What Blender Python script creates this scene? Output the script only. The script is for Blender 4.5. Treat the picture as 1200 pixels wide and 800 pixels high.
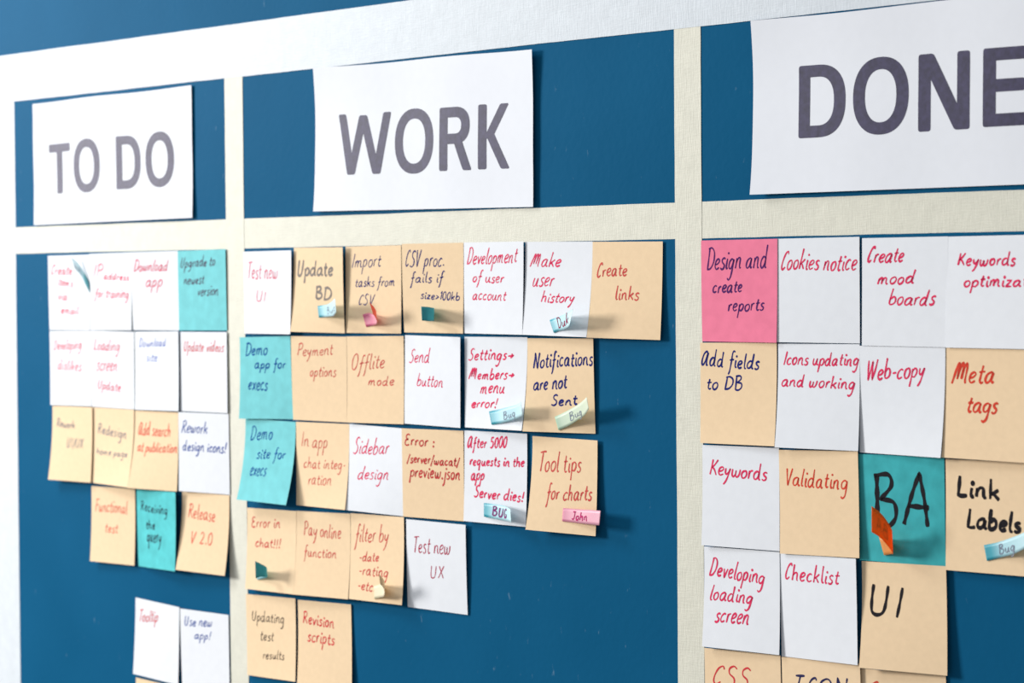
import bpy, math, random
from mathutils import Matrix, Vector

C = bpy.context.scene.collection
scene = bpy.context.scene
for o in list(bpy.data.objects):
    bpy.data.objects.remove(o)

# ------------------------------------------------------------------ camera
EYE_Z = 1.55          # height of the camera; board coordinates below are mm from the foot of the camera on the wall
cam_d = bpy.data.cameras.new('camera')
cam = bpy.data.objects.new('camera', cam_d)
C.objects.link(cam)
YAW, PITCH, ROLL = 0.823238279, -0.0257098, -0.0069072
cy, sy = math.cos(YAW), math.sin(YAW)
fwd = Vector((-sy * math.cos(PITCH), cy * math.cos(PITCH), math.sin(PITCH)))
right = fwd.cross(Vector((0, 0, 1))).normalized()
up = right.cross(fwd)
r2 = right * math.cos(ROLL) + up * math.sin(ROLL)
u2 = -right * math.sin(ROLL) + up * math.cos(ROLL)
M = Matrix((r2, u2, -fwd)).transposed().to_4x4()
M.translation = Vector((0, -1.354144, EYE_Z))
cam.matrix_world = M
cam_d.sensor_fit = 'HORIZONTAL'
cam_d.sensor_width = 36
cam_d.lens = 2858.06 * 36 / 1200
cam_d.clip_start = 0.05
cam_d.dof.use_dof = True
cam_d.dof.focus_distance = 1.84
cam_d.dof.aperture_fstop = 10.5
scene.camera = cam

# ------------------------------------------------------------------ world, lights, exposure
w = bpy.data.worlds.new('world')
scene.world = w
w.use_nodes = True
w.node_tree.nodes['Background'].inputs[0].default_value = (0.93, 0.96, 1.0, 1)
w.node_tree.nodes['Background'].inputs[1].default_value = 0.37

def area(name, loc, target, sx, sy_, power, col):
    d = bpy.data.lights.new(name, 'AREA')
    d.shape = 'RECTANGLE'; d.size = sx; d.size_y = sy_; d.energy = power; d.color = col
    o = bpy.data.objects.new(name, d)
    o.location = loc
    o.rotation_euler = (Vector(target) - Vector(loc)).to_track_quat('-Z', 'Y').to_euler()
    C.objects.link(o)
    return o
area('window_light', (-6.5, -2.6, 2.4), (-1.6, 0, 1.6), 1.05, 1.2, 385, (1.0, 0.98, 0.95))
area('top_left_fill_light', (-3.0, -0.9, 2.8), (-2.3, 0, 1.7), 0.6, 0.6, 24, (0.95, 0.98, 1.0))  # added fill, no known fitting: brightens the upper left of the wall

vs = scene.view_settings
vs.view_transform = 'Standard'; vs.look = 'None'; vs.exposure = 0.07; vs.gamma = 1.0
vs.use_curve_mapping = False

# ------------------------------------------------------------------ materials
def new_mat(name):
    m = bpy.data.materials.new(name); m.use_nodes = True
    return m, m.node_tree, m.node_tree.nodes['Principled BSDF']

def mottled(name, col, rough=0.9, spec=0.08, scale=120, amt=0.05, bump=0.0, bscale=900, bdist=0.0002, stretch=(1, 1, 1), transl=0.0):
    """plain surface with a faint mottled colour and an optional fine relief"""
    m, nt, b = new_mat(name)
    N, Lk = nt.nodes, nt.links
    tc = N.new('ShaderNodeTexCoord')
    mp = N.new('ShaderNodeMapping'); mp.inputs['Scale'].default_value = stretch
    Lk.new(tc.outputs['Object'], mp.inputs[0])
    n = N.new('ShaderNodeTexNoise'); n.inputs['Scale'].default_value = scale; n.inputs['Detail'].default_value = 4
    Lk.new(mp.outputs[0], n.inputs['Vector'])
    r = N.new('ShaderNodeMapRange'); r.inputs[1].default_value = 0.3; r.inputs[2].default_value = 0.7
    r.inputs[3].default_value = 1 - amt; r.inputs[4].default_value = 1 + amt
    Lk.new(n.outputs[0], r.inputs[0])
    mx = N.new('ShaderNodeVectorMath'); mx.operation = 'SCALE'; mx.inputs[0].default_value = col
    Lk.new(r.outputs[0], mx.inputs['Scale'])
    Lk.new(mx.outputs[0], b.inputs['Base Color'])
    b.inputs['Roughness'].default_value = rough
    b.inputs['Specular IOR Level'].default_value = spec
    if bump:
        n2 = N.new('ShaderNodeTexNoise'); n2.inputs['Scale'].default_value = bscale; n2.inputs['Detail'].default_value = 3
        Lk.new(mp.outputs[0], n2.inputs['Vector'])
        bp = N.new('ShaderNodeBump'); bp.inputs['Strength'].default_value = bump; bp.inputs['Distance'].default_value = bdist
        Lk.new(n2.outputs[0], bp.inputs['Height']); Lk.new(bp.outputs[0], b.inputs['Normal'])
    if transl:
        out = N['Material Output']
        tr = N.new('ShaderNodeBsdfTranslucent'); Lk.new(mx.outputs[0], tr.inputs[0])
        ms = N.new('ShaderNodeMixShader'); ms.inputs[0].default_value = transl
        Lk.new(b.outputs[0], ms.inputs[1]); Lk.new(tr.outputs[0], ms.inputs[2]); Lk.new(ms.outputs[0], out.inputs[0])
    return m

# blue painted wall: satin paint, faint roller texture, thin pale scuffs
def wall_material():
    m, nt, b = new_mat('blue_wall_paint')
    N, Lk = nt.nodes, nt.links
    tc = N.new('ShaderNodeTexCoord')
    big = N.new('ShaderNodeTexNoise'); big.inputs['Scale'].default_value = 9; big.inputs['Detail'].default_value = 6
    Lk.new(tc.outputs['Object'], big.inputs['Vector'])
    cr = N.new('ShaderNodeValToRGB')
    cr.color_ramp.elements[0].position = 0.3; cr.color_ramp.elements[0].color = (0.0048, 0.090, 0.196, 1)
    cr.color_ramp.elements[1].position = 0.7; cr.color_ramp.elements[1].color = (0.0066, 0.101, 0.217, 1)
    Lk.new(big.outputs[0], cr.inputs[0])
    mp = N.new('ShaderNodeMapping'); mp.inputs['Scale'].default_value = (1.6, 1, 0.6); mp.inputs['Rotation'].default_value = (0, 0.4, 0)
    Lk.new(tc.outputs['Object'], mp.inputs[0])
    sp = N.new('ShaderNodeTexNoise'); sp.inputs['Scale'].default_value = 95; sp.inputs['Detail'].default_value = 5; sp.inputs['Roughness'].default_value = 0.65
    Lk.new(mp.outputs[0], sp.inputs['Vector'])
    msk = N.new('ShaderNodeMapRange'); msk.inputs[1].default_value = 0.66; msk.inputs[2].default_value = 0.76
    msk.inputs[3].default_value = 0; msk.inputs[4].default_value = 0.35
    Lk.new(sp.outputs[0], msk.inputs[0])
    mix = N.new('ShaderNodeMix'); mix.data_type = 'RGBA'
    Lk.new(msk.outputs[0], mix.inputs['Factor']); Lk.new(cr.outputs[0], mix.inputs['A']); mix.inputs['B'].default_value = (0.35, 0.5, 0.6, 1)
    Lk.new(mix.outputs['Result'], b.inputs['Base Color'])
    b.inputs['Roughness'].default_value = 0.45
    b.inputs['Specular IOR Level'].default_value = 0.006
    n2 = N.new('ShaderNodeTexNoise'); n2.inputs['Scale'].default_value = 160; n2.inputs['Detail'].default_value = 4
    Lk.new(tc.outputs['Object'], n2.inputs['Vector'])
    bp = N.new('ShaderNodeBump'); bp.inputs['Strength'].default_value = 0.25; bp.inputs['Distance'].default_value = 0.0006
    Lk.new(n2.outputs[0], bp.inputs['Height']); Lk.new(bp.outputs[0], b.inputs['Normal'])
    return m

# crepe masking tape: fine weave relief, slightly see-through so two layers read warmer than one
def tape_material(name, col, seethru):
    m, nt, b = new_mat(name)
    N, Lk = nt.nodes, nt.links
    tc = N.new('ShaderNodeTexCoord')
    n = N.new('ShaderNodeTexNoise'); n.inputs['Scale'].default_value = 70; n.inputs['Detail'].default_value = 5; n.inputs['Roughness'].default_value = 0.7
    Lk.new(tc.outputs['Object'], n.inputs['Vector'])
    r = N.new('ShaderNodeMapRange'); r.inputs[1].default_value = 0.3; r.inputs[2].default_value = 0.7; r.inputs[3].default_value = 0.94; r.inputs[4].default_value = 1.05
    Lk.new(n.outputs[0], r.inputs[0])
    mx = N.new('ShaderNodeVectorMath'); mx.operation = 'SCALE'; mx.inputs[0].default_value = col
    Lk.new(r.outputs[0], mx.inputs['Scale']); Lk.new(mx.outputs[0], b.inputs['Base Color'])
    b.inputs['Roughness'].default_value = 0.6; b.inputs['Specular IOR Level'].default_value = 0.3
    h = []
    for sc in ((1, 1, 0.12), (0.12, 1, 1)):
        mp = N.new('ShaderNodeMapping'); mp.inputs['Scale'].default_value = sc
        Lk.new(tc.outputs['Object'], mp.inputs[0])
        q = N.new('ShaderNodeTexNoise'); q.inputs['Scale'].default_value = 1000; q.inputs['Detail'].default_value = 2
        Lk.new(mp.outputs[0], q.inputs['Vector']); h.append(q)
    ad = N.new('ShaderNodeMath'); ad.operation = 'ADD'
    Lk.new(h[0].outputs[0], ad.inputs[0]); Lk.new(h[1].outputs[0], ad.inputs[1])
    bp = N.new('ShaderNodeBump'); bp.inputs['Strength'].default_value = 0.32; bp.inputs['Distance'].default_value = 0.0005
    Lk.new(ad.outputs[0], bp.inputs['Height']); Lk.new(bp.outputs[0], b.inputs['Normal'])
    tr = N.new('ShaderNodeBsdfTransparent')
    ms = N.new('ShaderNodeMixShader'); ms.inputs[0].default_value = seethru
    Lk.new(b.outputs[0], ms.inputs[1]); Lk.new(tr.outputs[0], ms.inputs[2]); Lk.new(ms.outputs[0], N['Material Output'].inputs[0])
    return m

M_WALL = wall_material()
M_FLOOR = mottled('pale_floor', (0.22, 0.21, 0.20), rough=0.6, scale=3, amt=0.1)
M_TAPE = tape_material('cream_masking_tape', (0.76, 0.745, 0.635), 0.10)
M_WIDE = tape_material('silver_white_wide_tape', (0.62, 0.665, 0.71), 0.0)
PAPER = {
    'white': mottled('white_note_paper', (0.80, 0.82, 0.86), amt=0.015),
    'peach': mottled('peach_note_paper', (0.85, 0.64, 0.415), amt=0.025, scale=200),
    'teal': mottled('light_teal_note_paper', (0.20, 0.60, 0.635), amt=0.07, scale=90),
    'dteal': mottled('deep_teal_note_paper', (0.055, 0.41, 0.44), amt=0.13, scale=70),
    'mteal': mottled('mid_teal_note_paper', (0.10, 0.52, 0.545), amt=0.10, scale=80),
    'pink': mottled('bright_pink_note_paper', (0.86, 0.22, 0.34), amt=0.05, scale=110),
    'sheet': mottled('white_printer_paper', (0.80, 0.82, 0.87), amt=0.01),
}
INKS = {
    'pink': (0.70, 0.035, 0.10), 'plum': (0.10, 0.06, 0.11), 'blue_pale': (0.07, 0.13, 0.50), 'red': (0.66, 0.05, 0.06),
    'grey_blue': (0.12, 0.12, 0.20), 'red_orange': (0.72, 0.08, 0.06), 'blue': (0.01, 0.06, 0.34), 'black_soft': (0.02, 0.035, 0.06),
    'grey_marker': (0.25, 0.22, 0.20), 'navy': (0.015, 0.022, 0.17), 'pink_red': (0.74, 0.04, 0.12), 'red_soft': (0.62, 0.09, 0.08),
    'blue_deep': (0.004, 0.075, 0.30), 'red_dark': (0.55, 0.045, 0.05), 'crimson': (0.45, 0.02, 0.07), 'brown_black': (0.08, 0.055, 0.045),
    'violet': (0.085, 0.02, 0.13), 'red_orange_deep': (0.66, 0.06, 0.035), 'black': (0.018, 0.016, 0.02), 'navy_grey': (0.03, 0.03, 0.10),
    'maroon': (0.25, 0.03, 0.07), 'pencil': (0.22, 0.25, 0.32), 'purple': (0.20, 0.03, 0.15), 'rose': (0.50, 0.04, 0.16),
}
INK = {}
def ink(k):
    if k not in INK:
        INK[k] = mottled(k + '_ink', INKS[k], rough=0.8, spec=0.05, scale=400, amt=0.15)
    return INK[k]
M_TONER = mottled('printed_dark_grey_toner', (0.036, 0.031, 0.080), rough=0.55, spec=0.22, scale=260, amt=0.3)

def flag_material(name, stops, transl=0.25):
    """plastic index flag: dyed tip fading along its length (UV u runs from the glued end to the free end)"""
    m, nt, b = new_mat(name)
    N, Lk = nt.nodes, nt.links
    uv = N.new('ShaderNodeUVMap'); uv.uv_map = 'UVMap'
    sx = N.new('ShaderNodeSeparateXYZ'); Lk.new(uv.outputs[0], sx.inputs[0])
    cr = N.new('ShaderNodeValToRGB')
    el = cr.color_ramp.elements
    while len(el) < len(stops): el.new(0.5)
    for e, (p, c) in zip(el, stops):
        e.position = p; e.color = (*c, 1)
    Lk.new(sx.outputs[0], cr.inputs[0]); Lk.new(cr.outputs[0], b.inputs['Base Color'])
    b.inputs['Roughness'].default_value = 0.45; b.inputs['Specular IOR Level'].default_value = 0.4
    tr = N.new('ShaderNodeBsdfTranslucent'); Lk.new(cr.outputs[0], tr.inputs[0])
    ms = N.new('ShaderNodeMixShader'); ms.inputs[0].default_value = transl
    Lk.new(b.outputs[0], ms.inputs[1]); Lk.new(tr.outputs[0], ms.inputs[2]); Lk.new(ms.outputs[0], N['Material Output'].inputs[0])
    return m
FLAGM = {
    'teal': flag_material('blue_tipped_flag', [(0, (0.03, 0.35, 0.45)), (0.12, (0.05, 0.45, 0.56)), (0.32, (0.45, 0.74, 0.82)), (1, (0.66, 0.86, 0.90))]),
    'tealdeep': flag_material('deep_teal_flag', [(0, (0.02, 0.22, 0.28)), (0.3, (0.04, 0.38, 0.45)), (0.45, (0.55, 0.80, 0.86)), (1, (0.75, 0.86, 0.90))]),
    'darkteal': flag_material('plain_teal_flag', [(0, (0.45, 0.72, 0.78)), (0.3, (0.10, 0.50, 0.55)), (1, (0.07, 0.42, 0.47))], 0.4),
    'pinkflag': flag_material('pink_orange_flag', [(0, (0.70, 0.10, 0.25)), (0.3, (0.85, 0.30, 0.45)), (0.55, (0.88, 0.50, 0.55)), (0.7, (0.85, 0.20, 0.13)), (1, (0.80, 0.18, 0.12))], 0.4),
    'pinkflag2': flag_material('soft_pink_flag', [(0, (0.72, 0.22, 0.36)), (0.2, (0.83, 0.36, 0.48)), (1, (0.86, 0.45, 0.56))]),
    'green': flag_material('pale_green_flag', [(0, (0.40, 0.62, 0.45)), (0.15, (0.62, 0.76, 0.60)), (1, (0.76, 0.82, 0.66))]),
    'cream': flag_material('cream_flag', [(0, (0.78, 0.72, 0.48)), (0.5, (0.86, 0.78, 0.60)), (1, (0.70, 0.52, 0.28))]),
    'orange': flag_material('orange_flag', [(0, (0.98, 0.50, 0.16)), (0.25, (0.98, 0.45, 0.12)), (0.45, (0.96, 0.22, 0.01)), (1, (0.98, 0.26, 0.015))], 0.55),
}

# ------------------------------------------------------------------ helpers
def link_mesh(name, verts, faces, mat, parent=None, origin=None, smooth=False, uvs=None):
    if origin is None:
        origin = Vector((0, 0, 0))
    me = bpy.data.meshes.new(name)
    me.from_pydata([tuple(Vector(v) - origin) for v in verts], [], faces)
    if uvs:
        layer = me.uv_layers.new(name='UVMap')
        for lp in me.loops:
            layer.data[lp.index].uv = uvs[lp.vertex_index]
    me.materials.append(mat)
    if smooth:
        for p in me.polygons: p.use_smooth = True
    me.update()
    o = bpy.data.objects.new(name, me)
    C.objects.link(o)
    if parent:
        o.parent = parent            # the parent sits at the same origin, so the child keeps local zero
    else:
        o.location = origin
    return o

def tag(o, label, cat, group=None):
    o['label'] = label; o['category'] = cat
    if group: o['group'] = group

def slab(name, lo, hi, mat):
    x0, y0, z0 = lo; x1, y1, z1 = hi
    v = [(x0, y0, z0), (x1, y0, z0), (x1, y1, z0), (x0, y1, z0), (x0, y0, z1), (x1, y0, z1), (x1, y1, z1), (x0, y1, z1)]
    f = [(0, 3, 2, 1), (4, 5, 6, 7), (0, 1, 5, 4), (1, 2, 6, 5), (2, 3, 7, 6), (3, 0, 4, 7)]
    o = link_mesh(name, v, f, mat)
    o['kind'] = 'structure'
    return o

def W(x, e, z):
    """board mm (x along the wall, e out of the wall, z from eye height) to world metres"""
    return Vector((x / 1000, -e / 1000, EYE_Z + z / 1000))

def sheet(name, P, nu, nv, mat, origin, thick=0.13):
    """a sheet of paper from the mapping P(u, v) -> world, u and v in 0..1, with real thickness and a crisp cut edge"""
    V, F = [], []
    back = Vector((0, thick / 1000, 0))
    for lay in (0, 1):
        for j in range(nv + 1):
            for i in range(nu + 1):
                V.append(P(i / nu, j / nv) + back * lay)
    n = (nu + 1) * (nv + 1)
    ix = lambda i, j: j * (nu + 1) + i
    for j in range(nv):
        for i in range(nu):
            a, b, c, d = ix(i, j), ix(i + 1, j), ix(i + 1, j + 1), ix(i, j + 1)
            F.append((a, d, c, b)); F.append((n + a, n + b, n + c, n + d))
    nf = len(F)
    ring = [ix(i, 0) for i in range(nu)] + [ix(nu, j) for j in range(nv)] + [ix(i, nv) for i in range(nu, 0, -1)] + [ix(0, j) for j in range(nv, 0, -1)]
    m = len(V); k = len(ring)
    V += [V[r] for r in ring] + [V[n + r] for r in ring]        # the cut edge has its own vertices
    for q in range(k):
        F.append((m + q, m + (q + 1) % k, m + k + (q + 1) % k, m + k + q))
    o = link_mesh(name, V, F, mat, origin=origin)
    for p in o.data.polygons: p.use_smooth = p.index < nf
    return o

def spline(pts, step):
    """Catmull-Rom through the points, resampled about every step units"""
    if len(pts) == 2:
        n = max(2, int(math.dist(*pts) / step))
        return [(pts[0][0] + (pts[1][0] - pts[0][0]) * i / n, pts[0][1] + (pts[1][1] - pts[0][1]) * i / n) for i in range(n + 1)]
    P = [pts[0]] + pts + [pts[-1]]
    out = []
    for i in range(1, len(P) - 2):
        p0, p1, p2, p3 = P[i - 1], P[i], P[i + 1], P[i + 2]
        n = max(2, int(math.dist(p1, p2) / step))
        for k in range(n):
            t = k / n
            out.append(tuple(0.5 * (2 * p1[a] + (p2[a] - p0[a]) * t + (2 * p0[a] - 5 * p1[a] + 4 * p2[a] - p3[a]) * t * t
                                    + (3 * p1[a] - p0[a] - 3 * p2[a] + p3[a]) * t ** 3) for a in (0, 1)))
    out.append(pts[-1])
    return out

def ribbon(path, width, P, V, F, rnd, lift=0.10):
    """one pen stroke as a flat ribbon of ink lying on the surface P(u_mm, v_mm)"""
    n = len(path)
    base = len(V)
    if sum(math.dist(path[i], path[i + 1]) for i in range(n - 1)) < width * 1.2:      # a dot: a small round of ink
        cx, cz = path[0]; r = width * 0.68
        V.append(P(cx, cz) + Vector((0, -lift / 1000, 0)))
        for k in range(8):
            V.append(P(cx + r * math.cos(k * math.pi / 4), cz + r * math.sin(k * math.pi / 4)) + Vector((0, -lift / 1000, 0)))
        for k in range(8):
            F.append((base, base + 1 + (k + 1) % 8, base + 1 + k))
        return
    ph = rnd.uniform(0, 6)
    d0 = d1 = None
    for i, (x, y) in enumerate(path):
        a = path[max(0, i - 1)]; b = path[min(n - 1, i + 1)]
        dx, dy = b[0] - a[0], b[1] - a[1]
        L = math.hypot(dx, dy) or 1
        nx, ny = -dy / L, dx / L
        h = width / 2 * (0.92 + 0.16 * math.sin(ph + i * 0.5))
        if i in (0, n - 1): h *= 0.6
        for s in (1, 0, -1):
            V.append(P(x + nx * h * s, y + ny * h * s) + Vector((0, -lift / 1000, 0)))
    for i in range(n - 1):
        a = base + 3 * i
        F.append((a, a + 3, a + 4, a + 1)); F.append((a + 1, a + 4, a + 5, a + 2))

# single stroke handwriting alphabet: x-height 5, capitals 10, descenders -5
GLYPHS = {
    'a': '4.2,4.3 3,5 .8,3.8 .3,1.2 1.6,0 3.2,1.2 4.2,4.5;4.3,4.8 4,1.2 4.7,0 5.4,.7@5.6',
    'b': '.8,10 .5,5 .5,.8 2,0 4,1.3 4,3.8 2.4,4.9 .6,3.2@5',
    'c': '3.8,4.2 2.6,5 .7,3.6 .4,1.2 1.8,0 3.9,.9@4.5',
    'd': '4,4.2 2.4,5 .5,3.4 .4,1 1.7,0 3.5,1.4 4.3,4.6;4.4,10 4.2,5 4.2,1 4.9,0 5.4,.5@5.7',
    'e': '.5,2.2 2.6,2.7 3.8,4 2.7,5 .9,4 .4,1.6 1.8,0 4,.9@4.5',
    'f': '4.2,9.3 3,10 2.1,8.4 1.8,3 1.2,-3 .3,-4.6;.2,4.2 3.8,4.8@4',
    'g': '4,4.3 2.4,5 .6,3.6 .5,1.3 1.8,.3 3.4,1.5 4.2,4.7;4.3,4.8 4,0 3.4,-3.6 1.8,-5 .5,-4@5.2',
    'h': '.7,10 .6,5 .5,0;.5,2.8 2,4.8 3.6,4.5 3.8,2 4,.4 4.7,.2@5.2',
    'i': '1,4.8 .8,1.4 1.3,.1 2.1,.6;1.3,7.2 1.35,6.8@2.4',
    'j': '1.8,4.8 1.6,0 1.2,-3.8 -.4,-4.9;2.1,7.2 2.15,6.8@2.6',
    'k': '.7,10 .6,5 .5,0;4,4.9 2,3.2 .6,2.5 2.2,2.3 4.3,0@4.7',
    'l': '1.2,10 .8,5 .8,1.2 1.5,0 2.2,.5@2.5',
    'm': '.6,4.8 .6,2.5 .4,0;.5,2.6 1.8,4.9 2.8,4.5 2.9,2.4 2.8,0;2.9,2.6 4.2,4.9 5.4,4.4 5.6,1.4 6.2,.1 6.9,.5@7.1',
    'n': '.6,4.8 .6,2.5 .4,0;.5,2.6 2,4.9 3.5,4.5 3.7,1.5 4.3,.1 5,.5@5.2',
    'o': '2.4,5 .7,4 .3,1.8 1.5,0 3.3,.7 4,3 3.2,4.7 2.2,5@4.6',
    'p': '.7,4.8 .6,0 .3,-5;.6,3 2,4.9 3.7,4.3 4,2.2 2.6,.2 .7,.8@4.8',
    'q': '4,4.3 2.4,5 .6,3.4 .7,1 2,.3 3.6,1.8 4.2,4.7;4.2,4.8 4,0 3.7,-5 4.6,-3.8@5.2',
    'r': '.6,4.8 .7,2.5 .5,0;.6,2.6 1.6,4.6 3.2,4.9@3.6',
    's': '3.6,4.4 2.3,5 .9,4 1.6,2.8 3.2,1.8 2.9,.3 1.4,-.2 .2,.6@4',
    't': '1.8,8 1.4,4 1.3,1.2 2.2,0 3.3,.7;.1,5 3.4,5.3@3.6',
    'u': '.6,4.8 .4,1.8 1.2,.1 2.8,.6 3.9,4.8;3.9,4.8 3.8,1.2 4.5,.1 5.2,.6@5.3',
    'v': '.4,4.9 1,2.6 1.8,0|1.8,0 3,3 3.9,5@4.2',
    'w': '.5,4.8 .5,1.4 1.5,0 2.9,1.4 3.2,4.2;3.2,4.2 3.2,1 4.3,0 5.8,1.6 6.2,5@6.7',
    'x': '.4,4.9 2,2.5 3.9,0;3.8,5 2,2.4 .2,0@4.3',
    'y': '.5,4.8 .6,2.2 1.6,1.2 3,2.2 4,4.8;4.1,4.9 3,-.5 1.8,-3.6 .5,-5@4.7',
    'z': '.5,4.7 3.7,4.8|3.7,4.8 .3,.2|.3,.2 4,.3@4.5',
    'A': '.3,0 1.6,5.5 3,9.8|3,9.8 4.3,5 5.3,-.3;.9,3.6 5.4,3.3@6.2',
    'B': '.8,9.8 .9,5 .9,-.2;.2,9.6 3.2,9.9 3.9,7.8 1.6,5.2|1.6,5.2 4.4,4.6 4.8,1.8 3,-.1 1,.1@5.8',
    'C': '4.2,8.2 3.6,9.9 1.9,8.6 .7,5 .5,1.6 1.6,0 3.4,1.6@4.6',
    'D': '1,9.6 .9,5 .6,.1;.1,9.3 2.8,9.8 5.2,7.6 5.3,3.6 3.2,.5 .2,0@6',
    'E': '4,9 2.4,9.9 .8,8.4 1.4,6 3,5.4|3,5.4 .8,4.6 .3,1.8 1.8,.1 4.2,.9@5',
    'F': '1,9.5 .9,5 .5,0;.2,9.6 4.8,9.8;.9,5.2 3.8,5.4@4.8',
    'G': '5,8.6 3.6,9.9 1.4,8 .6,4 1.8,.3 4,.4 5,3.4|5,3.4 3,3.6;5,3.4 5.1,0@6',
    'I': '1.6,9.8 1.2,5 .7,0@2.6',
    'J': '1.2,9.6 5,9.8;3.6,9.7 3.4,3 2.2,.2 .5,1.2@5.2',
    'K': '1,9.8 .8,5 .4,0;4.9,9.9 2.8,6.4 1,4.8|1,4.8 3,3.6 5.2,0@5.6',
    'L': '1.2,9.8 .9,5 .5,.4|.5,.4 2,0 4.4,.5@4.8',
    'M': '.1,0 1,4.5 1.9,8.6 2.6,9.6 2.9,7 2.6,2;2.7,3 3.6,7.4 4.7,9.6 5.2,8 4.9,2;5,4 5.8,7.6 6.8,9.4 7.2,7 7,1.4 7.6,0@8.2',
    'N': '.8,0 1,5 .9,9.8|.9,9.8 2.8,4.6 4.6,0|4.6,0 4.8,5 5.2,10@6.2',
    'O': '3,9.9 1,8 .3,4.5 1.2,.8 3.2,0 5,2.4 5.3,6.4 4.2,9.3 2.6,9.8@6.1',
    'P': '1,9.6 .9,5 .5,0;.2,9.2 3,10 4.8,8 3.8,5.4 1,4.6@5.2',
    'R': '1,9.6 .9,5 .4,0;.1,9 2.8,10 4.4,8.2 3.4,5.8 1,5|1,5 2.8,3.4 5,0@5.6',
    'S': '4.2,8.8 2.8,10 1.2,8.6 1.4,6.2 3.4,4.2 3.6,1.4 1.8,-.2 -.2,.8@4.8',
    'T': '.1,9.3 2.6,9.7 5.4,9.8;2.6,9.6 2.3,5 2,0@5',
    'U': '.8,9.8 .6,4.5 1,.8 2.8,0 4.4,2 5,9.8@6',
    'V': '.6,9.8 1.2,4.5 2,0|2,0 3.4,5 4.8,9.9@5.2',
    'W': '.3,9.6 .9,4.5 1.6,0|1.6,0 2.8,5 3.6,9|3.6,9 4.1,4.5 4.8,0|4.8,0 6.2,5 7,10@7.5',
    'X': '.6,9.8 2.6,5 4.8,0;4.8,9.9 2.6,5 .4,0@5.6',
    '0': '2.3,9.6 .7,7.6 .4,3.2 1.6,0 3.4,1.2 3.9,6 3,9.2 2,9.6@4.6',
    '1': '.4,7 1.8,9.6|1.8,9.6 1.6,5 1.2,0@2.6',
    '2': '.6,7.6 2,9.6 3.9,8 3.2,4.6 .4,.2|.4,.2 4.4,.5@5',
    '5': '4.2,9.4 1.4,9.2|1.4,9.2 1,5.6|1,5.6 3.4,5.6 3.9,2.4 2.2,0 .3,.8@4.8',
    '!': '1.6,9.6 1.3,6 1,2.8;.8,.5 .85,.1@2.8',
    '.': '.8,.5 .9,.1@2',
    ':': '.9,4.6 .95,4.2;.8,.6 .85,.2@2.2',
    '-': '.4,2.9 3,3.2@3.6',
    '/': '.1,-2 1.8,4 3.4,9.8@3.6',
    '>': '.4,5.4 3.8,3.2|3.8,3.2 .3,.8@4.6',
    '→': '.2,3 5.6,3.3;3.2,5 5.7,3.3|5.7,3.3 3,1.4@6.4',
    'α': '4.6,8.2 3.4,9.6 1.2,7.6 .3,3 1.2,.2 3,2 4.8,8.4;4.9,8.8 4.6,3 5,.3 6,.8@6.2',
    'ι': '3,9.6 2.5,5 2,.2;.8,9.6 5,9.8;.2,.1 3.8,.3@5.4',
    ' ': '@3',
}
def parse():
    G = {}
    for k, s in GLYPHS.items():
        body, adv = s.split('@')
        strokes = []
        for st in body.split(';'):
            if not st: continue
            strokes.append([[tuple(map(float, q.split(','))) for q in seg.split()] for seg in st.split('|')])
        G[k] = (strokes, float(adv))
    return G
G = parse()

def write(text, u0, v0, u1, v1, cap, width, slant, P, V, F, rnd, lift=0.10):
    """write text on the surface between two baseline points (mm), capitals cap mm high"""
    total = sum(G[c][1] for c in text) - 0.6
    L = math.hypot(u1 - u0, v1 - v0)
    sx = L / total; sy_ = cap / max(p[1] for c in text for st in G[c][0] for sg in st for p in sg) if any(c not in ' -.:' for c in text) else cap / 10
    ex = ((u1 - u0) / L, (v1 - v0) / L)
    sl = slant * 1.1 + 0.06
    x = 0
    for c in text:
        strokes, adv = G[c]
        jy, js, jw = rnd.uniform(-.35, .35), rnd.uniform(.93, 1.08), rnd.uniform(.80, .92)
        jr = rnd.uniform(-.05, .05)
        for segs in strokes:
            path = []
            for seg in segs:
                pts = []
                for (gx, gy) in seg:
                    gy2 = gy * js + jy
                    a = (x + gx * jw + .4) * sx + (gy2 - 3) * sy_ * (sl + jr); b = gy2 * sy_
                    pts.append((u0 + a * ex[0] , v0 + a * ex[1] - b))
                sp = spline(pts, 0.8)
                path += sp if not path else sp[1:]
            ribbon(path, width * rnd.uniform(.88, 1.1), P, V, F, rnd, lift)
        x += adv

def lag(t):
    return (2 * (t - .5) * (t - 1), -4 * t * (t - 1), 2 * t * (t - .5))

# ------------------------------------------------------------------ the room
slab('wall_back', (-4.6, 0.0, 0.0), (1.6, 0.12, 2.9), M_WALL)
slab('floor', (-4.6, -3.4, -0.1), (1.6, 0.12, 0.0), M_FLOOR)

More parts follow.
